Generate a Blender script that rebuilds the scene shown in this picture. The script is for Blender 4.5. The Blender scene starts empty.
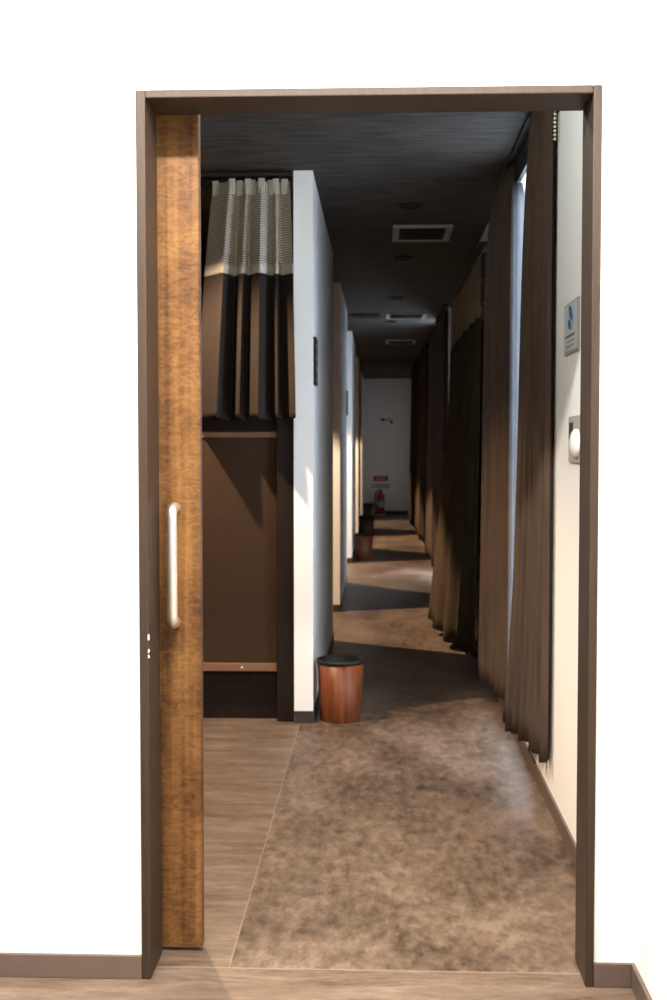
import bpy, bmesh, math, random
from mathutils import Vector, Matrix
random.seed(7)
S = bpy.context.scene
COL = S.collection
PI = math.pi

# ------------------------------------------------------------------ helpers
def tag(o, label=None, cat=None, group=None, kind=None):
    if label: o['label'] = label
    if cat: o['category'] = cat
    if group: o['group'] = group
    if kind: o['kind'] = kind
    return o

def empty(name, loc=(0, 0, 0), rz=0.0):
    o = bpy.data.objects.new(name, None)
    o.empty_display_size = 0.1
    COL.objects.link(o)
    o.location = loc
    o.rotation_euler = (0, 0, rz)
    return o

def obj(name, bm, mat, parent=None, smooth=False, mods=None, recalc=True):
    if recalc:
        bmesh.ops.recalc_face_normals(bm, faces=bm.faces[:])
    me = bpy.data.meshes.new(name)
    bm.to_mesh(me); bm.free()
    if smooth:
        for p in me.polygons: p.use_smooth = True
    me.materials.append(mat)
    o = bpy.data.objects.new(name, me)
    COL.objects.link(o)
    if parent: o.parent = parent
    if mods:
        for kind, kw in mods:
            m = o.modifiers.new(kind.title(), kind)
            for k, v in kw.items(): setattr(m, k, v)
    return o

def box(bm, x0, x1, y0, y1, z0, z1):
    vs = [bm.verts.new(p) for p in ((x0,y0,z0),(x1,y0,z0),(x1,y1,z0),(x0,y1,z0),(x0,y0,z1),(x1,y0,z1),(x1,y1,z1),(x0,y1,z1))]
    for f in ((0,3,2,1),(4,5,6,7),(0,1,5,4),(1,2,6,5),(2,3,7,6),(3,0,4,7)):
        bm.faces.new([vs[i] for i in f])
    return bm

def boxes(*bs):
    bm = bmesh.new()
    for b in bs: box(bm, *b)
    return bm

def bev(w, seg=2):
    return [('BEVEL', dict(width=w, segments=seg, limit_method='ANGLE'))]

def tube(bm, pts, r, n=12, caps=True):
    pts = [Vector(p) for p in pts]
    rings = []
    prev = None
    for i, p in enumerate(pts):
        t = (pts[min(i+1, len(pts)-1)] - pts[max(i-1, 0)]).normalized()
        if prev is None:
            a = Vector((0,0,1)) if abs(t.z) < .9 else Vector((1,0,0))
            u = t.cross(a).normalized()
        else:
            u = (prev - t * prev.dot(t)).normalized()
        prev = u
        v = t.cross(u)
        rr = r[i] if isinstance(r, (list, tuple)) else r
        rings.append([bm.verts.new(p + (u*math.cos(2*PI*k/n) + v*math.sin(2*PI*k/n))*rr) for k in range(n)])
    for a, b in zip(rings, rings[1:]):
        for k in range(n):
            bm.faces.new((a[k], a[(k+1)%n], b[(k+1)%n], b[k]))
    if caps:
        bm.faces.new(rings[0][::-1]); bm.faces.new(rings[-1])
    return bm

def lathe(bm, prof, n=40, c=(0,0,0)):
    rings = []
    for r, z in prof:
        if r < 1e-6:
            rings.append([bm.verts.new((c[0], c[1], c[2]+z))])
        else:
            rings.append([bm.verts.new((c[0]+r*math.cos(2*PI*k/n), c[1]+r*math.sin(2*PI*k/n), c[2]+z)) for k in range(n)])
    for a, b in zip(rings, rings[1:]):
        for k in range(n):
            q = [a[k % len(a)], a[(k+1) % len(a)], b[(k+1) % len(b)], b[k % len(b)]]
            u = []
            for w in q:
                if w not in u: u.append(w)
            if len(u) > 2: bm.faces.new(u)
    return bm

def copy_tree(o, parent=None):
    c = o.copy(); COL.objects.link(c)
    if parent:
        c.parent = parent
    for ch in [x for x in bpy.data.objects if x.parent == o]:
        copy_tree(ch, c)
    return c

# ------------------------------------------------------------------ materials
def mat(name, col, rough=.6, metal=0., spec=.5, col2=None, scale=(1,1,1), nscale=8., detail=4., lo=.35, hi=.65, bump=0., bscale=None, emit=None, estr=1., distortion=0.):
    m = bpy.data.materials.new(name); m.use_nodes = True
    nt = m.node_tree; N = nt.nodes; L = nt.links
    b = N['Principled BSDF']
    b.inputs['Base Color'].default_value = (*col, 1)
    b.inputs['Roughness'].default_value = rough
    b.inputs['Metallic'].default_value = metal
    b.inputs['Specular IOR Level'].default_value = spec
    if emit:
        b.inputs['Emission Color'].default_value = (*emit, 1)
        b.inputs['Emission Strength'].default_value = estr
    if col2 or bump:
        tc = N.new('ShaderNodeTexCoord'); mp = N.new('ShaderNodeMapping')
        mp.inputs['Scale'].default_value = scale
        L.new(tc.outputs['Object'], mp.inputs['Vector'])
        no = N.new('ShaderNodeTexNoise'); no.inputs['Scale'].default_value = nscale
        no.inputs['Detail'].default_value = detail; no.inputs['Distortion'].default_value = distortion
        L.new(mp.outputs['Vector'], no.inputs['Vector'])
        if col2:
            rp = N.new('ShaderNodeValToRGB')
            rp.color_ramp.elements[0].position = lo; rp.color_ramp.elements[0].color = (*col, 1)
            rp.color_ramp.elements[1].position = hi; rp.color_ramp.elements[1].color = (*col2, 1)
            L.new(no.outputs['Fac'], rp.inputs['Fac']); L.new(rp.outputs['Color'], b.inputs['Base Color'])
        if bump:
            n2 = no
            if bscale:
                n2 = N.new('ShaderNodeTexNoise'); n2.inputs['Scale'].default_value = bscale
                n2.inputs['Detail'].default_value = 4
                L.new(mp.outputs['Vector'], n2.inputs['Vector'])
            bp = N.new('ShaderNodeBump'); bp.inputs['Strength'].default_value = bump; bp.inputs['Distance'].default_value = .01
            L.new(n2.outputs['Fac'], bp.inputs['Height']); L.new(bp.outputs['Normal'], b.inputs['Normal'])
    return m

M = {}
M['white'] = mat('white_wallpaper', (.84,.83,.81), .75, bump=.04, bscale=220.)
M['frame'] = mat('brown_frame_laminate', (.030,.0185,.012), .5, spec=.3, col2=(.039,.0245,.016), scale=(30,30,1), nscale=3., bump=.02)
M['base'] = mat('brown_vinyl_baseboard', (.100,.070,.056), .5, col2=(.125,.088,.071), nscale=3.)
M['basedark'] = mat('dark_vinyl_baseboard', (.030,.024,.021), .5, col2=(.038,.030,.026), nscale=3.)
M['ceil'] = mat('dark_woven_ceiling_paper', (.014,.012,.010), .7, spec=.3, col2=(.066,.057,.049), scale=(1,9,1), nscale=7., detail=9., lo=.32, hi=.68, bump=.3, bscale=30.)
M['steel'] = mat('brushed_steel', (.86,.79,.70), .42, metal=1., col2=(.78,.71,.62), scale=(60,60,2), nscale=4.)
M['dkwood'] = mat('dark_stained_board', (.008,.0036,.0022), .6, spec=.2, col2=(.013,.006,.0037), scale=(20,20,1), nscale=3.)
M['screen'] = mat('brown_blind_cloth', (.038,.0205,.0120), .85, spec=.15, col2=(.042,.023,.0135), nscale=60.)
M['rail'] = mat('tan_wood_rail', (.20,.105,.058), .5, col2=(.15,.078,.042), scale=(2,30,30), nscale=4.)
M['cloth'] = mat('charcoal_brown_curtain_cloth', (.022,.0165,.0135), .9, spec=.12, col2=(.027,.020,.0165), nscale=90., bump=.05)
M['cloth2'] = mat('brown_window_curtain_cloth', (.058,.039,.028), .88, spec=.15, col2=(.080,.054,.039), scale=(1,1,.08), nscale=40., bump=.04)
M['cloth3'] = mat('dark_olive_brown_curtain_cloth', (.044,.029,.016), .9, spec=.15, col2=(.057,.039,.023), scale=(1,1,.08), nscale=40., bump=.04)
M['band'] = mat('cream_curtain_tape', (.50,.45,.37), .85, col2=(.44,.40,.33), nscale=80.)
M['binwood'] = mat('red_brown_bin_veneer', (.085,.022,.006), .42, spec=.3, col2=(.19,.056,.016), scale=(14,14,1.4), nscale=3.2, detail=6., lo=.3, hi=.7)
M['black'] = mat('black_plastic', (.012,.011,.010), .55, spec=.25, col2=(.016,.014,.013), nscale=20.)
M['vent'] = mat('grey_vent_metal', (.34,.32,.30), .5, col2=(.30,.28,.26), nscale=10.)
M['paper'] = mat('pale_notice_card', (.50,.52,.54), .5, col2=(.54,.55,.56), nscale=6.)
M['paperframe'] = mat('grey_notice_edge', (.40,.38,.35), .5, col2=(.36,.34,.32), nscale=6.)
M['blue'] = mat('blue_print', (.035,.10,.22), .5, col2=(.05,.12,.26), nscale=30.)
M['ltblue'] = mat('pale_blue_print', (.36,.48,.58), .5, col2=(.40,.52,.62), nscale=30.)
M['redprint'] = mat('red_brown_print', (.25,.15,.12), .5, col2=(.28,.17,.14), nscale=30.)
M['greyprint'] = mat('grey_print', (.30,.29,.28), .5, col2=(.33,.32,.31), nscale=30.)
M['knob'] = mat('white_plastic', (.85,.83,.78), .4, col2=(.80,.78,.73), nscale=10.)
M['red'] = mat('red_sign_board', (.42,.012,.020), .5, col2=(.36,.010,.016), nscale=10.)
M['extred'] = mat('red_enamel', (.33,.012,.022), .3, col2=(.28,.010,.018), nscale=10.)
M['signwhite'] = mat('white_sign_print', (.8,.79,.77), .5, col2=(.75,.74,.72), nscale=10.)
M['signplate'] = mat('charcoal_sign_plate', (.010,.010,.011), .6, spec=.2, col2=(.013,.013,.014), nscale=15.)
M['signmark'] = mat('pale_sign_mark', (.20,.20,.21), .5, col2=(.24,.24,.25), nscale=15.)
M['winframe'] = mat('white_window_frame', (.78,.79,.80), .45, col2=(.74,.75,.76), nscale=6.)
M['glass'] = mat('frosted_daylit_pane', (.8,.85,.9), .6, emit=(.68,.82,1.0), estr=10.5)
M['glass_far'] = mat('frosted_dim_pane', (.8,.85,.9), .6, emit=(.72,.84,1.0), estr=.16)
M['lining'] = mat('grey_curtain_lining', (.10,.105,.115), .9, spec=.15, col2=(.12,.125,.135), scale=(1,1,.1), nscale=60.)
M['plate'] = mat('satin_beige_plate', (.46,.42,.36), .4, col2=(.42,.385,.33), nscale=12.)
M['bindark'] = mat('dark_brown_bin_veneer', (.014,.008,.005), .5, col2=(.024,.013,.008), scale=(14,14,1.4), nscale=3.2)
M['mattress'] = mat('off_white_mattress_cloth', (.5,.48,.45), .9, col2=(.46,.44,.41), nscale=40.)

def wood_door():
    m = bpy.data.materials.new('figured_brown_door_veneer'); m.use_nodes = True
    nt = m.node_tree; N = nt.nodes; L = nt.links; b = N['Principled BSDF']
    tc = N.new('ShaderNodeTexCoord')
    def noise(sc, ns, det, dist=0.):
        mp = N.new('ShaderNodeMapping'); mp.inputs['Scale'].default_value = sc
        L.new(tc.outputs['Object'], mp.inputs['Vector'])
        n = N.new('ShaderNodeTexNoise'); n.inputs['Scale'].default_value = ns; n.inputs['Detail'].default_value = det; n.inputs['Distortion'].default_value = dist
        L.new(mp.outputs['Vector'], n.inputs['Vector']); return n.outputs['Fac']
    def math_(op, a, v=None, c=None):
        n = N.new('ShaderNodeMath'); n.operation = op; L.new(a, n.inputs[0])
        if c is not None: L.new(c, n.inputs[1])
        elif v is not None: n.inputs[1].default_value = v
        return n.outputs[0]
    curl = noise((17, 1, 33), 2.2, 7., 1.2)      # fiddleback figure across the board
    vert = noise((26, 1, .55), 1.6, 3.)        # straight grain bands
    blot = noise((4, 1, 3.2), 1.7, 5., .5)     # smoky blotches
    s = math_('ADD', math_('MULTIPLY', curl, .30), c=math_('MULTIPLY', vert, .38))
    s = math_('ADD', s, c=math_('MULTIPLY', blot, .32))
    rp = N.new('ShaderNodeValToRGB'); e = rp.color_ramp.elements
    e[0].position = .38; e[0].color = (.034,.014,.005,1)
    e[1].position = .64; e[1].color = (.215,.108,.034,1)
    x = e.new(.51); x.color = (.115,.052,.016,1)
    L.new(s, rp.inputs['Fac']); L.new(rp.outputs['Color'], b.inputs['Base Color'])
    b.inputs['Roughness'].default_value = .5; b.inputs['Specular IOR Level'].default_value = .25
    return m
M['door'] = wood_door()

def floor_mat():
    m = bpy.data.materials.new('vinyl_tile_floor'); m.use_nodes = True
    nt = m.node_tree; N = nt.nodes; L = nt.links; b = N['Principled BSDF']
    tc = N.new('ShaderNodeTexCoord')
    sp = N.new('ShaderNodeSeparateXYZ'); L.new(tc.outputs['Object'], sp.inputs[0])
    def noise(sc, ns, det, dist=0., loc=(0,0,0)):
        mp = N.new('ShaderNodeMapping'); mp.inputs['Scale'].default_value = sc; mp.inputs['Location'].default_value = loc
        L.new(tc.outputs['Object'], mp.inputs['Vector'])
        n = N.new('ShaderNodeTexNoise'); n.inputs['Scale'].default_value = ns; n.inputs['Detail'].default_value = det; n.inputs['Distortion'].default_value = dist
        n.inputs['Roughness'].default_value = .68
        L.new(mp.outputs['Vector'], n.inputs['Vector']); return n.outputs['Fac']
    def ma(op, a, v):
        n = N.new('ShaderNodeMath'); n.operation = op
        if isinstance(a, (int, float)): n.inputs[0].default_value = a
        else: L.new(a, n.inputs[0])
        if isinstance(v, (int, float)): n.inputs[1].default_value = v
        else: L.new(v, n.inputs[1])
        return n.outputs[0]
    def ramp(f, *st):
        rp = N.new('ShaderNodeValToRGB'); e = rp.color_ramp.elements
        e[0].position, e[0].color = st[0][0], (*st[0][1], 1)
        e[1].position, e[1].color = st[-1][0], (*st[-1][1], 1)
        for p, c in st[1:-1]:
            q = e.new(p); q.color = (*c, 1)
        L.new(f, rp.inputs['Fac']); return rp.outputs['Color']
    def mix(f, a, c, bt='MIX'):
        n = N.new('ShaderNodeMix'); n.data_type = 'RGBA'; n.blend_type = bt
        if isinstance(f, (int, float)): n.inputs[0].default_value = f
        else: L.new(f, n.inputs[0])
        L.new(a, n.inputs[6]); L.new(c, n.inputs[7]); return n.outputs[2]
    big = noise((1,.55,1), 2.6, 10., .15, (3.3,1.7,0)); fine = noise((1,.5,1), 30., 12., .08)
    conc = ma('ADD', ma('MULTIPLY', big, .55), ma('MULTIPLY', fine, .45))
    cA = ramp(conc, (.40,(.036,.022,.014)), (.47,(.084,.056,.037)), (.525,(.122,.084,.058)), (.60,(.185,.134,.097)))
    st1 = noise((1.6,8,1), 1.6, 9., .5, (1.2,.4,0)); st2 = noise((6,28,1), 3., 8., .5)
    strk = ma('ADD', ma('MULTIPLY', st1, .65), ma('MULTIPLY', st2, .35))
    cB = ramp(strk, (.38,(.072,.047,.031)), (.46,(.112,.077,.054)), (.53,(.145,.103,.074)), (.61,(.192,.141,.105)))
    zone = ma('MULTIPLY', ma('GREATER_THAN', sp.outputs['X'], -.345), ma('GREATER_THAN', sp.outputs['Y'], 2.70))
    col = mix(zone, cB, cA)
    sx = ma('MULTIPLY', ma('LESS_THAN', ma('ABSOLUTE', ma('ADD', sp.outputs['X'], .345), 0), .0017), ma('GREATER_THAN', sp.outputs['Y'], 2.70))
    sy = ma('LESS_THAN', ma('ABSOLUTE', ma('SUBTRACT', sp.outputs['Y'], 2.70), 0), .0035)
    seam = ma('MULTIPLY', ma('MAXIMUM', sx, sy), .36)
    lt = N.new('ShaderNodeRGB'); lt.outputs[0].default_value = (.30,.235,.18,1)
    col = mix(seam, col, lt.outputs[0])
    L.new(col, b.inputs['Base Color']); b.inputs['Specular IOR Level'].default_value = .45
    rr = N.new('ShaderNodeMapRange'); rr.inputs[3].default_value = .36; rr.inputs[4].default_value = .58
    L.new(fine, rr.inputs[0]); L.new(rr.outputs[0], b.inputs['Roughness'])
    bp = N.new('ShaderNodeBump'); bp.inputs['Strength'].default_value = .06; bp.inputs['Distance'].default_value = .005
    L.new(fine, bp.inputs['Height']); L.new(bp.outputs['Normal'], b.inputs['Normal'])
    return m
M['floor'] = floor_mat()

def mesh_cloth(name, thread, cw, ch, hole_w=.62, hole_h=.55):
    """knitted net with rows of small holes; UV is in metres"""
    m = bpy.data.materials.new(name); m.use_nodes = True
    nt = m.node_tree; N = nt.nodes; L = nt.links; b = N['Principled BSDF']; out = N['Material Output']
    b.inputs['Base Color'].default_value = (*thread, 1); b.inputs['Roughness'].default_value = .9
    uv = N.new('ShaderNodeTexCoord'); sp = N.new('ShaderNodeSeparateXYZ'); L.new(uv.outputs['UV'], sp.inputs[0])
    def ma(op, a, v):
        n = N.new('ShaderNodeMath'); n.operation = op; L.new(a, n.inputs[0])
        if isinstance(v, (int, float)): n.inputs[1].default_value = v
        else: L.new(v, n.inputs[1])
        return n.outputs[0]
    hx = ma('LESS_THAN', ma('FRACT', ma('DIVIDE', sp.outputs['X'], cw), 0), hole_w)
    hy = ma('LESS_THAN', ma('FRACT', ma('DIVIDE', sp.outputs['Y'], ch), 0), hole_h)
    h = ma('MULTIPLY', hx, hy)
    tr = N.new('ShaderNodeBsdfTransparent'); mx = N.new('ShaderNodeMixShader')
    L.new(h, mx.inputs[0]); L.new(b.outputs[0], mx.inputs[1]); L.new(tr.outputs[0], mx.inputs[2])
    L.new(mx.outputs[0], out.inputs['Surface'])
    return m
M['net'] = mesh_cloth('cream_curtain_net', (.50,.44,.36), .014, .0105)
M['net3'] = mesh_cloth('olive_curtain_net', (.26,.195,.12), .014, .0105, .5, .5)

# ------------------------------------------------------------------ dimensions (metres; corridor runs along +Y, camera above the origin)
H = 2.37               # corridor ceiling
HF = 2.55              # front room ceiling
XR = .567              # right wall face
XL = -.288             # corridor face of the left partitions
WY0, WY1 = 2.64, 2.765 # front wall
OX0, OX1, OZ = -.534, .476, 1.975
YF = 20.9
XB = -2.6              # back of the bays

# ------------------------------------------------------------------ setting
def struct(name, bm, m, label, cat, mods=None):
    o = obj(name, bm, m, None, mods=mods)
    return tag(o, label, cat, None, 'structure')

struct('floor', boxes((XB-.1, XR+.12, -2.6, YF+.1, -.06, 0)), M['floor'], 'brown mottled vinyl floor with pale seams', 'floor')
struct('ceiling', boxes((XB-.1, XR+.12, WY1, YF+.1, H, H+.08)), M['ceil'], 'dark streaky papered corridor ceiling', 'ceiling')
struct('ceiling_front', boxes((XB-.1, XR+.12, -2.6, WY1, HF, HF+.08)), M['white'], 'white ceiling of the front room', 'ceiling')
struct('wall_front', boxes((XB, OX0, WY0, WY1, 0, HF), (OX1, XR, WY0, WY1, 0, HF), (OX0, OX1, WY0, WY1, OZ, HF)), M['white'], 'brightly lit white wall around the doorway', 'wall')
struct('wall_back', boxes((XB-.1, XR+.12, -2.7, -2.6, 0, HF)), M['white'], 'white wall closing the front room', 'wall')
struct('wall_left', boxes((XB-.1, XB, -2.6, WY1, 0, HF)), M['white'], 'white left wall of the front room', 'wall')
struct('wall_bay', boxes((XB-.1, XB, WY1, YF, 0, H)), M['dkwood'], 'dark boarded wall at the back of the left bays', 'wall')
struct('wall_far', boxes((XB, XR, YF, YF+.1, 0, H)), M['white'], 'plain end wall of the corridor with extinguisher', 'wall')

# right wall with its window openings
W = [(4.45, 5.22), (10.75, 11.95), (19.3, 20.5)]
WZ0, WZ1, XW = .12, 2.27, XR+.11
bs = []; y = -2.6
for a, b_ in W:
    bs += [(XR, XW, y, a, 0, HF), (XR, XW, a, b_, 0, WZ0), (XR, XW, a, b_, WZ1, HF)]
    y = b_
bs.append((XR, XW, y, YF+.1, 0, HF))
struct('wall_right', boxes(*bs), M['white'], 'long white wall with curtained windows', 'wall')
for i, (a, b_) in enumerate(W):
    o = struct('window_%d' % (i+1), boxes((XR+.045, XR+.085, a, a+.035, WZ0, WZ1), (XR+.045, XR+.085, b_-.012, b_, WZ0, WZ1),
        (XR+.045, XR+.085, a, b_, WZ0, WZ0+.035), (XR+.045, XR+.085, a, b_, WZ1-.035, WZ1), (XR+.05, XR+.08, a, b_, 1.15, 1.18)),
        M['winframe'], ['white window behind the nearest pair of curtains', 'white window halfway down the corridor', 'white window lighting the end wall'][i], 'window')
    obj('pane', boxes((XR+.058, XR+.066, a+.01, b_-.008, WZ0+.02, WZ1-.02)), M['glass'] if i < 2 else M['glass_far'], o)

# left partitions: thin walls along the corridor, each closing the side of a sleeping unit
SEG = [(5.15, 7.36), (8.65, 10.5), (12.28, 14.2), (15.85, 17.7), (19.2, YF)]
for i, (a, b_) in enumerate(SEG):
    bs = [(-.370, XL, a, b_, 0, H)]
    if i:
        struct('wall_bay.%03d' % i, boxes((XB, -.370, a+.03, b_-.03, 0, H)), M['dkwood'],
            'dark boarded bay side behind the %s partition' % ['', 'second', 'third', 'fourth', 'last'][i], 'wall')
    struct('wall_corridor' + ('' if i == 0 else '.%03d' % i), boxes(*bs), M['white'],
        ['white partition wall nearest the doorway, beside the bunk', 'second white partition wall along the left of the corridor', 'third white partition wall down the corridor',
         'fourth white partition wall down the corridor', 'last white partition wall before the end wall'][i], 'wall')
    struct('baseboard_left' + ('' if i == 0 else '.%03d' % i), boxes((-.371, XL+.006, a-.007, b_+.005, 0, .052)), M['basedark'],
        'dark baseboard around the foot of the %s partition' % ['first', 'second', 'third', 'fourth', 'fifth'][i], 'baseboard')
struct('baseboard_right', boxes((XR-.008, XR, WY1, YF, 0, .055)), M['base'], 'dark baseboard along the curtained wall', 'baseboard')
struct('baseboard_far', boxes((XL, XR-.008, YF-.008, YF, 0, .075)), M['basedark'], 'black baseboard at the end wall', 'baseboard')
struct('baseboard_front', boxes((XB, OX0, WY0-.009, WY0, 0, .054)), M['base'], 'brown baseboard left of the doorway', 'baseboard', bev(.002))
struct('baseboard_corner', boxes((OX1, XR-.009, WY0-.009, WY0, 0, .054), (XR-.009, XR, -2.6, WY0, 0, .054)), M['base'], 'brown baseboard turning the corner right of the doorway', 'baseboard', bev(.002))

# door frame
fr = struct('trim_1', boxes((OX0, OX0+.021, WY0-.008, WY1+.006, 0, OZ), (OX1-.019, OX1, WY0-.008, WY1+.006, 0, OZ), (OX0+.021, OX1-.019, WY0-.008, WY1+.006, OZ-.018, OZ)),
    M['frame'], 'dark brown door frame around the opening', 'door frame', bev(.0025))
pc = bmesh.new()
for z in (.775, .742, .735):
    box(pc, OX0+.0195, OX0+.0222, WY0-.0090, WY0-.0045, z-.006, z+.006)
obj('paint_chip', pc, M['knob'], fr)

# sliding door, pushed back behind the front wall
DY0, DY1, DXR = 2.785, 2.820, -.4195
d = struct('door_1', boxes((-1.42, DXR, DY0, DY1, .012, 2.03)), M['door'], 'figured brown wooden sliding door pushed open to the left', 'sliding door', bev(.002))
hx, hy, z0, z1, R_ = -.478, DY0-.048, .788, 1.056, .018
pts = [(hx, DY0+.002, z0)]
for k in range(7):
    t = k/6*PI/2; pts.append((hx, hy+R_-R_*math.sin(t), z0+R_-R_*math.cos(t)))
for k in range(7):
    t = k/6*PI/2; pts.append((hx, hy+R_-R_*math.cos(t), z1-R_+R_*math.sin(t)))
pts.append((hx, DY0+.002, z1))
h = obj('door_handle', tube(bmesh.new(), pts, .0125, 18), M['steel'], d, True)
h['label'] = 'brushed steel pull handle'
rg = obj('door_rail', boxes((-1.42, OX1+.02, DY0+.002, DY1-.002, 2.045, 2.085)), M['frame'])
tag(rg, 'brown overhead track carrying the sliding door', 'door track')

# ------------------------------------------------------------------ sleeping unit left of the first partition
UX0, UX1, UY0, UY1 = -1.50, -.370, 5.185, 7.36
u = tag(empty('bunk_bed', ((UX0+UX1)/2, UY0, 0)), 'dark brown built-in bunk with closed lower blind beside the first partition', 'bunk bed')
ox, oy = (UX0+UX1)/2, UY0
def ubox(name, m, *bs, parent=None, mods=None):
    return obj(name, boxes(*[(a-ox, b-ox, c-oy, d_-oy, e, f) for a, b, c, d_, e, f in bs]), m, parent or u, mods=mods)
ubox('side_post', M['dkwood'], (-.447, UX1-.001, UY0-.02, UY0+.06, 0, 2.37), mods=bev(.002))
ubox('side_post', M['dkwood'], (UX0, UX0+.077, UY0-.02, UY0+.06, 0, 2.37), mods=bev(.002))
ubox('deck', M['dkwood'], (UX0+.077, -.447, UY0, UY1, 1.262, 1.33))
ubox('deck', M['dkwood'], (UX0+.077, -.447, UY0+.03, UY1, .17, .215))
ubox('plinth', M['dkwood'], (UX0+.077, -.447, UY0+.04, UY0+.07, 0, .17))
ubox('side_panel', M['dkwood'], (-.40, UX1-.001, UY0+.06, UY1, 0, 2.37))
ubox('side_panel', M['dkwood'], (UX0, UX0+.03, UY0+.06, UY1, 0, 2.37))
ubox('back_panel', M['dkwood'], (UX0+.03, -.40, UY1-.03, UY1, 0, 2.37))
ubox('header', M['dkwood'], (UX0+.077, -.447, UY0, UY0+.05, 2.32, 2.37))
ubox('mattress', M['mattress'], (UX0+.09, -.46, UY0+.12, UY1-.05, 1.33, 1.43), mods=bev(.02, 3))
bl = ubox('blind', M['screen'], (UX0+.078, -.448, UY0+.004, UY0+.009, .252, 1.238)); bl['label'] = 'plain brown pull-down blind'
ubox('blind_rail', M['rail'], (UX0+.078, -.448, UY0-.004, UY0+.014, 1.237, 1.261), parent=bl, mods=bev(.002))
br = ubox('blind_rail', M['rail'], (UX0+.078, -.448, UY0-.006, UY0+.016, .218, .253), parent=bl, mods=bev(.002))
nb = bmesh.new(); tube(nb, [(-.60-ox, -.006, .236), (-.60-ox, -.012, .236)], .004, 10); obj('blind_stud', nb, M['knob'], bl)

# ------------------------------------------------------------------ curtains
def interp(path, t, knot=False):
    """Catmull-Rom through a list of (x, y) at parameter 0..1, even by chord length"""
    P = [Vector((a, b, 0)) for a, b in path]
    Ls = [0]
    for a, b in zip(P, P[1:]): Ls.append(Ls[-1] + (b-a).length)
    if knot: Ls = list(range(len(P)))
    s = t*Ls[-1]
    for i in range(len(P)-1):
        if s <= Ls[i+1] or i == len(P)-2:
            k = (s-Ls[i])/max(1e-9, Ls[i+1]-Ls[i])
            p0, p1, p2, p3 = P[max(i-1,0)], P[i], P[i+1], P[min(i+2, len(P)-1)]
            return .5*((2*p1) + (p2-p0)*k + (2*p0-5*p1+4*p2-p3)*k*k + (3*p1-p0-3*p2+p3)*k*k*k)

def drape(name, m, parent, top, bot, zt, zb, ztot, folds, amp, nu=220, nv=16, phase=0., ease=1.0, hem=0., thick=.002, seed=1, width=1.0, org=(0,0,0), sharp=0., knot=False):
    """ztot = (top z, bottom z) of the whole curtain so separate pieces of it line up"""
    rnd = random.Random(seed)
    ph = [rnd.uniform(0, 2*PI) for _ in range(4)]
    bm = bmesh.new(); uvl = bm.loops.layers.uv.new('UVMap'); UV = {}
    rows = []
    for j in range(nv+1):
        z = zt + (zb-zt)*j/nv
        v = max(0, min(1, (ztot[0]-z)/(ztot[0]-ztot[1])))
        e = ease(v) if callable(ease) else v**ease
        row = []
        for i in range(nu+1):
            t = i/nu
            a, b = interp(top, t, knot), interp(bot, t, knot)
            p = a.lerp(b, e)
            t2 = min(1, t+.01); t1 = max(0, t-.01)
            tg = (interp(top, t2, knot).lerp(interp(bot, t2, knot), e) - interp(top, t1, knot).lerp(interp(bot, t1, knot), e))
            n = Vector((-tg.y, tg.x, 0)).normalized()
            w = folds*t + .22*math.sin(2*PI*1.3*t+ph[0]) + .12*math.sin(2*PI*3.1*t+ph[1])
            s = math.sin(2*PI*w+phase)
            s = s*(1-sharp) + sharp*math.copysign(abs(s)**.5, s)
            A = amp*(.65+.45*v)*(1+.35*math.sin(2*PI*2.2*t+ph[2]))
            s2 = .22*math.sin(4*PI*w+ph[3]+1.5*v)
            p = p + n*A*(s+s2*v)
            zz = z + (hem*math.sin(2*PI*w*.5+ph[1])*v if j == nv else 0)
            vert = bm.verts.new((p.x-org[0], p.y-org[1], zz-org[2])); UV[vert] = (t*width, z)
            row.append(vert)
        rows.append(row)
    for r0, r1 in zip(rows, rows[1:]):
        for i in range(nu):
            f = bm.faces.new((r0[i], r0[i+1], r1[i+1], r1[i]))
            for lp in f.loops: lp[uvl].uv = UV[lp.vert]
    mods = [('SOLIDIFY', dict(thickness=thick, offset=0))] if thick else None
    return obj(name, bm, m, parent, True, mods, recalc=False)

# short bunk curtain: cream net top, charcoal cloth below
cu = tag(empty('curtain', (-.56, 5.12, 1.32)), 'short charcoal pleated curtain with cream net top over the bunk', 'curtain')
co = (-.56, 5.12, 1.32)
# each pair is a fold: (x, distance in front of the bunk face)
fold = [(-.790,.020),(-.735,.115),(-.685,.190),(-.672,.160),(-.645,.040),(-.615,.110),(-.592,.165),(-.580,.140),(-.572,.075),(-.54,.14),(-.512,.195),(-.498,.17),(-.462,.055),(-.445,.11),(-.430,.150),(-.420,.12),(-.412,.065),(-.38,.12),(-.350,.165)]
FB = 5.185
bot = [(x, FB-b_) for x, b_ in fold]
top = [(-.703+(x+.790)*(.318/.440), FB-.045-(b_-.1)*.28) for x, b_ in fold]
kw = dict(top=top, bot=bot, ztot=(2.335, 1.315), folds=9, amp=.003, nu=320, seed=5, ease=.62, org=co, knot=True)
drape('net_top', M['net'], cu, zt=2.318, zb=1.965, thick=0, width=1.35, nv=20, **kw)
drape('net_band', M['band'], cu, zt=1.967, zb=1.925, thick=.003, nv=3, **kw)
drape('cloth', M['cloth'], cu, zt=1.926, zb=1.315, hem=.006, nv=22, **kw)
for k, (x, y) in enumerate([top[q] for q in (0, 2, 4, 6, 8, 10, 12, 14, 17)]):
    hk = boxes((x-.014-co[0], x+.014-co[0], y-.012-co[1], y-.003-co[1], 2.265-co[2], 2.330-co[2]))
    obj('pleat_tab', hk, M['band'], cu, mods=bev(.003))
cr = obj('curtain_rail', tube(bmesh.new(), [(-1.42, 5.125, 2.352), (-.372, 5.125, 2.352)], .011, 12), M['black'])
tag(cr, 'dark rail carrying the short bunk curtain', 'curtain rail')
for x in (-1.30, -.42): obj('rail_bracket', boxes((x-.01, x+.01, 5.118, 5.132, 2.362, H)), M['black'], cr)

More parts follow.
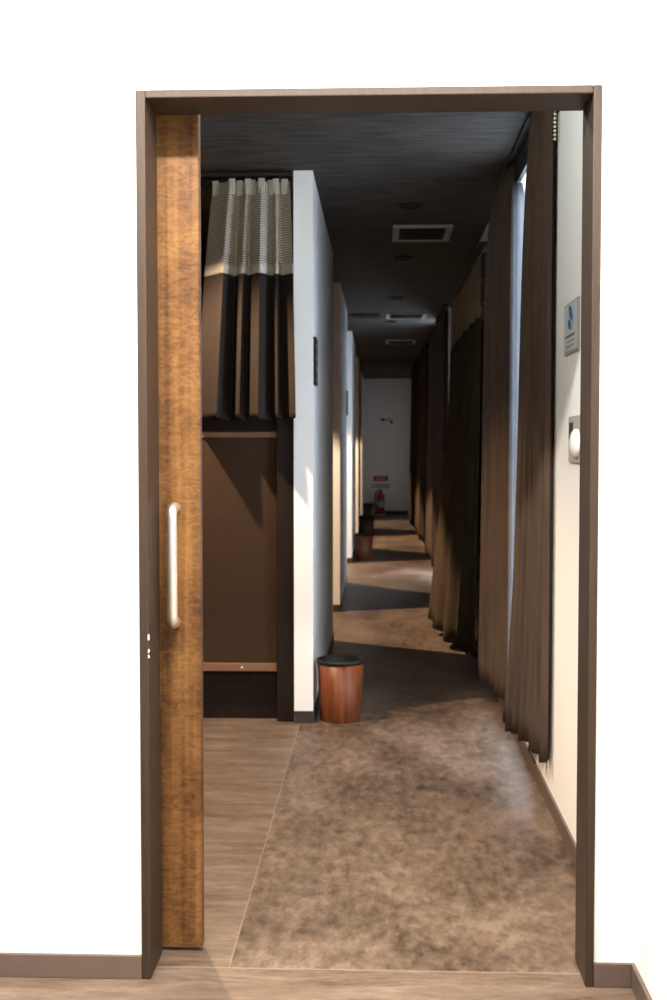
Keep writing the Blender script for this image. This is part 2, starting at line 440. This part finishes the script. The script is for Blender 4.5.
# long window curtains on the right, (x, y) paths
def curtain(label, m, top, bot, zt, zb, folds, amp, seed, net=None, group=None, netmat=None, **k):
    c0 = bot[len(bot)//2]
    o = (c0[0], c0[1], zb)
    e = tag(empty('curtain', o), label, 'curtain', group)
    kk = dict(top=top, bot=bot, ztot=(zt, zb), folds=folds, amp=amp, seed=seed, org=o, **k)
    if net:
        drape('net_top', netmat, e, zt=zt, zb=net, thick=0, nv=6, width=2.4, **kk)
        drape('cloth', m, e, zt=net, zb=zb, nv=20, hem=.012, **kk)
    else:
        drape('cloth', m, e, zt=zt, zb=zb, nv=26, hem=.008, **kk)
    return e, o
c1, o1 = curtain('nearest long brown window curtain, beside the white strip of wall by the doorway', M['cloth2'],
    [(.550, 3.89), (.546, 4.10), (.532, 4.26), (.545, 4.36)], [(.548, 3.905), (.520, 4.12), (.478, 4.36), (.474, 4.47), (.50, 4.54)], 2.364, .17, 9, .016, 11, ease=lambda v: .45*(1-math.exp(-v/.2)) + .55*v**5)
bc = bmesh.new()
for k in range(15):
    bmesh.ops.create_uvsphere(bc, u_segments=8, v_segments=6, radius=.0055, matrix=Matrix.Translation((.551-o1[0], 3.868-o1[1], 2.352-.013*k-o1[2])))
obj('bead_cord', bc, M['steel'], c1, True)
snap = lambda v: .74*(1-math.exp(-v/.07)) + .26*v
c2, o2 = curtain('second long brown curtain on the right, past the bright slit of daylight', M['cloth2'],
    [(.548, 4.99), (.536, 5.10), (.528, 5.22), (.524, 5.36), (.545, 5.46)], [(.522, 4.812), (.500, 5.00), (.474, 5.22), (.462, 5.42), (.500, 5.52)], 2.368, .16, 9, .014, 12, ease=snap)
# the turned-back edge of that curtain shows its grey lining to the gap
drape('lining', M['lining'], c2, [(.560, 4.995), (.557, 4.985), (.553, 4.975), (.544, 4.995)], [(.594, 4.796), (.560, 4.800), (.529, 4.805), (.514, 4.818)], 2.26, .165, (2.368, .16), 1, .001, nu=24, nv=24, ease=snap, org=o2)
curtain('darkest long curtain with a net top, flaring out over the floor', M['cloth3'],
    [(.545, 6.44), (.540, 7.4), (.536, 8.4), (.532, 9.15)], [(.535, 6.62), (.45, 6.88), (.365, 7.32), (.345, 7.80), (.350, 8.16), (.42, 8.45), (.50, 8.9)],
    2.24, .055, 10, .016, 13, net=1.90, netmat=M['net3'], ease=1.25)
curtain('narrow dark curtain just past the flaring net-topped curtain', M['cloth2'],
    [(.540, 10.05), (.530, 10.5), (.520, 11.1), (.535, 11.22)], [(.530, 10.05), (.510, 10.5), (.490, 11.0), (.52, 11.25)], 2.364, .11, 9, .016, 14)
curtain('brown curtain beyond the second window gap, fifth along the wall', M['cloth2'],
    [(.540, 11.62), (.530, 12.2), (.530, 12.9)], [(.530, 11.62), (.500, 12.2), (.500, 12.9)], 2.364, .10, 9, .018, 15)
curtain('lighter brown curtain, second from the end wall', M['cloth2'],
    [(.535, 13.7), (.520, 14.5), (.530, 15.2)], [(.530, 13.7), (.490, 14.5), (.510, 15.2)], 2.364, .09, 10, .02, 16)
curtain('farthest brown curtain, next to the end wall', M['cloth2'],
    [(.535, 15.7), (.500, 17.2), (.500, 18.6)], [(.530, 15.7), (.470, 17.0), (.470, 18.6)], 2.364, .08, 12, .022, 17)
for i, (a, b_) in enumerate([(3.86, 5.55), (6.40, 9.20), (10.0, 13.0), (13.6, 18.7)]):
    zr = 2.362 if i != 1 else 2.262
    bm = boxes((.520, .552, a, b_, zr-.008, zr+.008))
    o = obj('curtain_rail', bm, M['black'])
    tag(o, ['dark ceiling rail over the nearest pair of window curtains', 'dark rail over the net-topped flaring curtain', 'dark rail over the curtains at the second window', 'dark rail over the farthest curtains'][i], 'curtain rail', 'rails of the long curtains')
    for y in (a+.05, (a+b_)/2, b_-.05):
        if i == 1: obj('rail_bracket', boxes((.526, XR, y-.01, y+.01, zr+.006, zr+.02)), M['black'], o)

pm = obj('pelmet', boxes((.549, XR, 3.86, 5.52, 2.262, H)), M['black'], mods=bev(.002))
tag(pm, 'dark pelmet board above the nearest window', 'pelmet')

# ------------------------------------------------------------------ waste bins
def make_bin(x, y):
    b = empty('waste_bin', (x, y, 0))
    bd = obj('body', lathe(bmesh.new(), [(0,.0), (.086,0), (.088,.004), (.102,.258), (.098,.258), (.084,.010), (0,.010)], 48), M['binwood'], b, True)
    obj('rim', lathe(bmesh.new(), [(.0965,.252), (.1035,.252), (.1045,.262), (.1025,.268), (.0975,.268), (.0955,.262), (.0965,.252)], 48), M['black'], b, True)
    obj('liner', lathe(bmesh.new(), [(0,.014), (.0815,.014), (.0962,.256), (.0972,.258), (.0825,.0125), (0,.0125)], 48), M['black'], b, True)
    return b
b0 = make_bin(-.172, 5.225)
for i, (x, y, l) in enumerate([(-.172, 5.225, 'red-brown wooden waste bin nearest the doorway, at the foot of the first partition'),
        (-.170, 12.68, 'orange-brown waste bin standing in a lit band halfway down the corridor'),
        (-.176, 16.05, 'dark waste bin just behind the halfway orange-brown bin'),
        (-.172, 19.55, 'farthest dark waste bin, left of the fire extinguisher')]):
    b = b0 if i == 0 else copy_tree(b0)
    b.location = (x, y, 0); b.rotation_euler = (0, 0, i*1.9)
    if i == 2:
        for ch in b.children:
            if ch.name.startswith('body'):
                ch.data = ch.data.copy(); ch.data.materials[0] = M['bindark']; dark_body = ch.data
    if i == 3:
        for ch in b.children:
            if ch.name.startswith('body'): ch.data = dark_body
    tag(b, l, 'waste bin', 'round wooden waste bins along the left of the corridor')

# ------------------------------------------------------------------ ceiling fittings
def vent(x0, x1, y0, y1, label):
    v = tag(empty('air_vent', ((x0+x1)/2, (y0+y1)/2, H)), label, 'air vent', 'ceiling air vents')
    w, l = (x1-x0)/2, (y1-y0)/2; t = .036
    obj('frame', boxes((-w, w, -l, -l+t, -.014, 0), (-w, w, l-t, l, -.014, 0), (-w, -w+t, -l+t, l-t, -.014, 0), (w-t, w, -l+t, l-t, -.014, 0)), M['vent'], v, mods=bev(.003))
    g = bmesh.new(); n = 8
    for k in range(n):
        y = -l+t + (2*l-2*t)*(k+.5)/n
        box(g, -w+t, w-t, y-.006, y+.006, -.010, -.004)
    obj('grille', g, M['black'], v)
    obj('duct_plate', boxes((-w+t, w-t, -l+t, l-t, -.002, 0)), M['black'], v)
    return v
vent(.066, .386, 6.42, 6.88, 'pale-framed ceiling vent nearest the doorway')
vent(.050, .410, 10.58, 11.02, 'second pale-framed ceiling vent down the corridor')
vent(.060, .395, 13.30, 13.72, 'third, dim ceiling vent down the corridor')
sl = obj('ceiling_slot', boxes((-.265, -.005, 10.68, 10.95, H-.012, H)), M['black'], mods=bev(.003))
tag(sl, 'black ceiling slot left of the second vent', 'ceiling slot')
ins = boxes((-.245, -.025, 10.72, 10.76, H-.014, H-.011), (-.245, -.025, 10.80, 10.84, H-.014, H-.011), (-.245, -.025, 10.88, 10.92, H-.014, H-.011))
obj('slat', ins, M['signplate'], sl)
for x, y, l in ((.144, 5.90, 'unlit black recessed spotlight before the nearest vent'), (.136, 7.52, 'unlit black recessed spotlight just past the nearest vent'),
                (.134, 9.54, 'unlit black recessed spotlight before the second vent'), (.10, 11.35, 'unlit black recessed spotlight just past the second vent')):
    dl = tag(empty('recessed_light', (x, y, H)), l, 'ceiling light', 'unlit spotlights in the corridor ceiling')
    obj('ring', lathe(bmesh.new(), [(.048,0), (.062,0), (.062,-.006), (.052,-.010), (.046,-.004), (.048,0)], 32), M['black'], dl, True)
    obj('lens', lathe(bmesh.new(), [(0,-.001), (.047,-.001), (.047,-.003), (0,-.003)], 32), M['signplate'], dl)

# ------------------------------------------------------------------ things on the walls
# notice with a blue emblem by the doorway
no = tag(empty('notice', (XR, 3.58, 1.475)), 'small pale notice with a blue round emblem on the wall strip by the doorway', 'notice')
obj('backing', boxes((-.006, 0, -.125, .125, 0, .150)), M['paperframe'], no, mods=bev(.001))
pp = obj('card', boxes((-.0075, -.006, -.118, .118, .006, .144)), M['paper'], no)
def disc(bm, r, x, y, z, n=28, t=.0008, sy=1.0, sz=1.0, rot=0.):
    a = []; b = []
    for k in range(n):
        u, w = r*sy*math.cos(2*PI*k/n), r*sz*math.sin(2*PI*k/n)
        q = (u*math.cos(rot)-w*math.sin(rot), u*math.sin(rot)+w*math.cos(rot))
        a.append(bm.verts.new((x, y+q[0], z+q[1]))); b.append(bm.verts.new((x-t, y+q[0], z+q[1])))
    bm.faces.new(a); bm.faces.new(b[::-1])
    for k in range(n): bm.faces.new((a[k], a[(k+1)%n], b[(k+1)%n], b[k]))
    return bm
em = disc(bmesh.new(), .036, -.0075, -.005, .101, sy=1.9)
obj('emblem', em, M['ltblue'], pp)
em2 = disc(disc(bmesh.new(), .017, -.0083, -.012, .116, sy=2.2, rot=.5), .014, -.0083, .008, .083, sy=2.0, rot=.3)
obj('emblem_mark', em2, M['blue'], pp)
tl = bmesh.new(); r_ = random.Random(3)
y = -.080
while y < .085:
    w = r_.uniform(.010, .018); box(tl, -.0083, -.0075, y, y+w, .046, .054); y += w+.005
obj('title_line', tl, M['redprint'], pp)
tl = bmesh.new()
for z in (.031, .017):
    y = -.075
    while y < .06:
        w = r_.uniform(.008, .016); box(tl, -.0083, -.0075, y, y+w, z, z+.006); y += w+.005
obj('text_line', tl, M['greyprint'], pp)

# switch plate with a round white knob
sw = tag(empty('switch_plate', (XR, 3.50, 1.22)), 'steel wall plate with a round white knob, half hidden by the door frame', 'switch')
obj('plate', boxes((-.006, 0, -.12, .105, -.068, .068)), M['plate'], sw, mods=bev(.002))
obj('slot', boxes((-.0075, -.0055, .02, .088, .0, .048)), M['basedark'], sw)
kb = bmesh.new(); bmesh.ops.create_uvsphere(kb, u_segments=28, v_segments=16, radius=.034, matrix=Matrix.Translation((-.010, -.055, -.012)) @ Matrix.Diagonal((.5, 1.6, 1.2, 1)))
obj('knob', kb, M['knob'], sw, True)

# dark name plates on the partitions
for i, (y, l) in enumerate([(5.185, 'dark narrow wall sign at the corner of the first partition'), (10.22, 'dark narrow wall sign at the end of the second partition')]):
    sg = tag(empty('wall_sign', (XL, y, 1.465)), l, 'sign', 'dark signs on the left partitions')
    obj('plate', boxes((0, .012, 0, .15, 0, .205)), M['signplate'], sg, mods=bev(.001))
    for z0_, z1_ in ((.022,.030), (.058,.078), (.108,.124), (.160,.172)):
        bm = bmesh.new()
        for k in range(3): box(bm, .0118, .0128, .025+.035*k, .052+.035*k, z0_, z1_)
        obj('lettering', bm, M['signmark'], sg)

# two-piece dark box on the right wall between the curtains
wb = tag(empty('wall_speaker', (XR, 6.24, 1.93)), 'dark two-piece box high on the wall between the long curtains', 'wall box')
obj('body', boxes((-.045, 0, -.07, .07, 0, .122)), M['black'], wb, mods=bev(.006))
obj('body', boxes((-.045, 0, -.07, .07, .134, .256)), M['black'], wb, mods=bev(.006))
obj('bracket', boxes((-.030, 0, -.03, .03, .120, .136)), M['vent'], wb)

def text(name, s, size, m, parent, loc, depth=.001, rot=(PI/2, 0, 0)):
    c = bpy.data.curves.new(name, 'FONT'); c.body = s; c.size = size; c.extrude = depth; c.align_x = 'CENTER'; c.align_y = 'CENTER'
    t = bpy.data.objects.new(name, c); COL.objects.link(t); t.rotation_euler = rot
    bpy.context.view_layer.update()
    me = bpy.data.meshes.new_from_object(t.evaluated_get(bpy.context.evaluated_depsgraph_get()))
    bpy.data.objects.remove(t)
    me.materials.clear(); me.materials.append(m); me.name = name
    o = bpy.data.objects.new(name, me); COL.objects.link(o); o.rotation_euler = rot; o.location = loc; o.parent = parent
    return o
# red fire sign with lines of print below
fs = tag(empty('fire_sign', (.015, YF, .575)), 'red sign board low on the end wall above the extinguisher', 'sign')
obj('board', boxes((-.125, .125, -.008, 0, .015, .105)), M['red'], fs, mods=bev(.002))
text('lettering', '消火器', .055, M['signwhite'], fs, (-.005, -.0085, .058), .0008)
ns = tag(empty('notice', (.015, YF, .44)), 'pale strip of faint print below the red sign on the end wall', 'notice')
obj('card', boxes((-.16, .16, -.004, 0, .02, .11)), M['paper'], ns)
bm = bmesh.new()
for z in (.085, .062, .040):
    x = -.13
    while x < .12:
        w = r_.uniform(.015, .03); box(bm, x, x+w, -.0052, -.004, z, z+.010); x += w+.012
obj('text_line', bm, M['greyprint'], ns)
# dark emblem at eye level on the end wall
es = tag(empty('wall_sign', (.13, YF, 1.63)), 'pale plate with a dark bar and arrow on the end wall', 'sign')
obj('plate', boxes((-.16, .16, -.006, 0, -.09, .09)), M['white'], es, mods=bev(.002))
bm = boxes((-.12, -.06, -.0075, -.006, .005, .045), (-.06, .06, -.0075, -.006, .018, .036))
obj('mark', bm, M['signplate'], es)
bm = bmesh.new()
v = [bm.verts.new(p) for p in ((.03,-.0075,-.005), (.10,-.0075,.015), (.08,-.0075,-.055), (.03,-.006,-.005), (.10,-.006,.015), (.08,-.006,-.055))]
for f in ((0,1,2), (5,4,3), (0,3,4,1), (1,4,5,2), (2,5,3,0)): bm.faces.new([v[i] for i in f])
obj('arrow', bm, M['signplate'], es)

# fire extinguisher on its stand
fx = tag(empty('fire_extinguisher', (.015, YF-.13, 0)), 'red fire extinguisher standing against the end wall', 'fire extinguisher')
obj('stand', lathe(bmesh.new(), [(0,0), (.10,0), (.105,.006), (.10,.018), (.075,.022), (0,.022)], 32), M['vent'], fx, True)
bd = obj('cylinder', lathe(bmesh.new(), [(0,.022), (.058,.022), (.066,.032), (.066,.33), (.060,.362), (.040,.388), (.020,.398), (.018,.412), (0,.412)], 36), M['extred'], fx, True)
obj('label', lathe(bmesh.new(), [(.0664,.14), (.0672,.14), (.0672,.25), (.0664,.25)], 36), M['paperframe'], bd)
obj('valve', lathe(bmesh.new(), [(0,.410), (.020,.410), (.020,.436), (.012,.446), (0,.446)], 20), M['black'], fx, True)
obj('lever', boxes((-.012, .012, -.075, .02, .446, .454), (-.011, .011, -.070, .0, .424, .431)), M['black'], fx, mods=bev(.002))
obj('hose', tube(bmesh.new(), [(-.015,0,.425), (-.05,-.01,.432), (-.085,-.02,.40), (-.096,-.02,.33), (-.092,-.015,.22), (-.078,-.01,.14), (-.074,-.01,.10)], [.010]*5+[.012,.016], 10), M['black'], fx, True)

# ------------------------------------------------------------------ lights
def spot(loc, power, col, size=115, blend=.35, rad=.035, aim=None):
    l = bpy.data.lights.new('downlight', 'SPOT'); l.energy = power; l.color = col
    l.spot_size = math.radians(size); l.spot_blend = blend; l.shadow_soft_size = rad
    o = bpy.data.objects.new('downlight', l); COL.objects.link(o); o.location = loc
    if aim: o.rotation_euler = (Vector(aim)-Vector(loc)).to_track_quat('-Z', 'Y').to_euler()
    return o
def area(loc, power, col, sx, sy, rot=(0,0,0), spread=None):
    l = bpy.data.lights.new('ceiling_light_or_fill', 'AREA'); l.shape = 'RECTANGLE'; l.size = sx; l.size_y = sy; l.energy = power; l.color = col
    if spread: l.spread = math.radians(spread)
    o = bpy.data.objects.new('ceiling_light_or_fill', l); COL.objects.link(o); o.location = loc; o.rotation_euler = rot
    return o
WARM = (1.0, .72, .46); NEUT = (1.0, .93, .85)
# front room: row of ceiling lamps close to the wall, plus an added unseen fill behind the camera
area((-.35, 1.70, HF-.02), 190, NEUT, 1.7, .10)
area((-1.0, -.6, HF-.02), 25, NEUT, 1.4, 1.0)
# sleeping bays: one warm downlight in front of each unit
spot((-1.05, 4.57, H-.03), 305, WARM, 122, .5, .02)
pl = bpy.data.lights.new('corridor_fill', 'POINT'); pl.energy = 23; pl.color = (.93, 1.0, .95); pl.shadow_soft_size = .05  # added cool fill, unseen behind the door header, lifts wall strip and pillar front
po = bpy.data.objects.new('corridor_fill', pl); COL.objects.link(po); po.location = (-.28, 3.25, H-.07)
spot((-1.60, 8.15, H-.03), 680, WARM, 106, .16)
spot((-1.50, 11.75, H-.03), 680, WARM, 106, .16)
spot((-1.50, 15.25, H-.03), 680, WARM, 106, .16)
spot((-1.50, 18.65, H-.03), 420, WARM, 106, .16)

w = bpy.data.worlds.new('world'); S.world = w; w.use_nodes = True
w.node_tree.nodes['Background'].inputs[0].default_value = (.55, .65, .8, 1)
w.node_tree.nodes['Background'].inputs[1].default_value = .3

# ------------------------------------------------------------------ camera
F_ = 1200.
p = math.atan(54/F_); ps = math.atan(46.5/F_*math.cos(p))
r = Vector((math.cos(ps), math.sin(ps), 0)); f = Vector((-math.sin(ps)*math.cos(p), math.cos(ps)*math.cos(p), -math.sin(p))); up = r.cross(f)
cd = bpy.data.cameras.new('camera'); cd.sensor_fit = 'VERTICAL'; cd.sensor_height = 36.; cd.lens = F_/1000*36.; cd.clip_start = .05; cd.dof.use_dof = True; cd.dof.focus_distance = 2.8; cd.dof.aperture_fstop = 7.1
cam = bpy.data.objects.new('camera', cd); COL.objects.link(cam)
cam.matrix_world = Matrix((( r.x, up.x, -f.x, 0), (r.y, up.y, -f.y, 0), (r.z, up.z, -f.z, 1.2), (0, 0, 0, 1)))
S.camera = cam
vs = S.view_settings
S.display_settings.display_device = 'sRGB'
vs.view_transform = 'Standard'; vs.look = 'None'; vs.exposure = 0.0; vs.gamma = 1.0; vs.use_curve_mapping = False
S.cycles.max_bounces = 10; S.cycles.diffuse_bounces = 5; S.cycles.transparent_max_bounces = 16; S.cycles.sample_clamp_indirect = 4.0
S.cycles.use_denoising = True
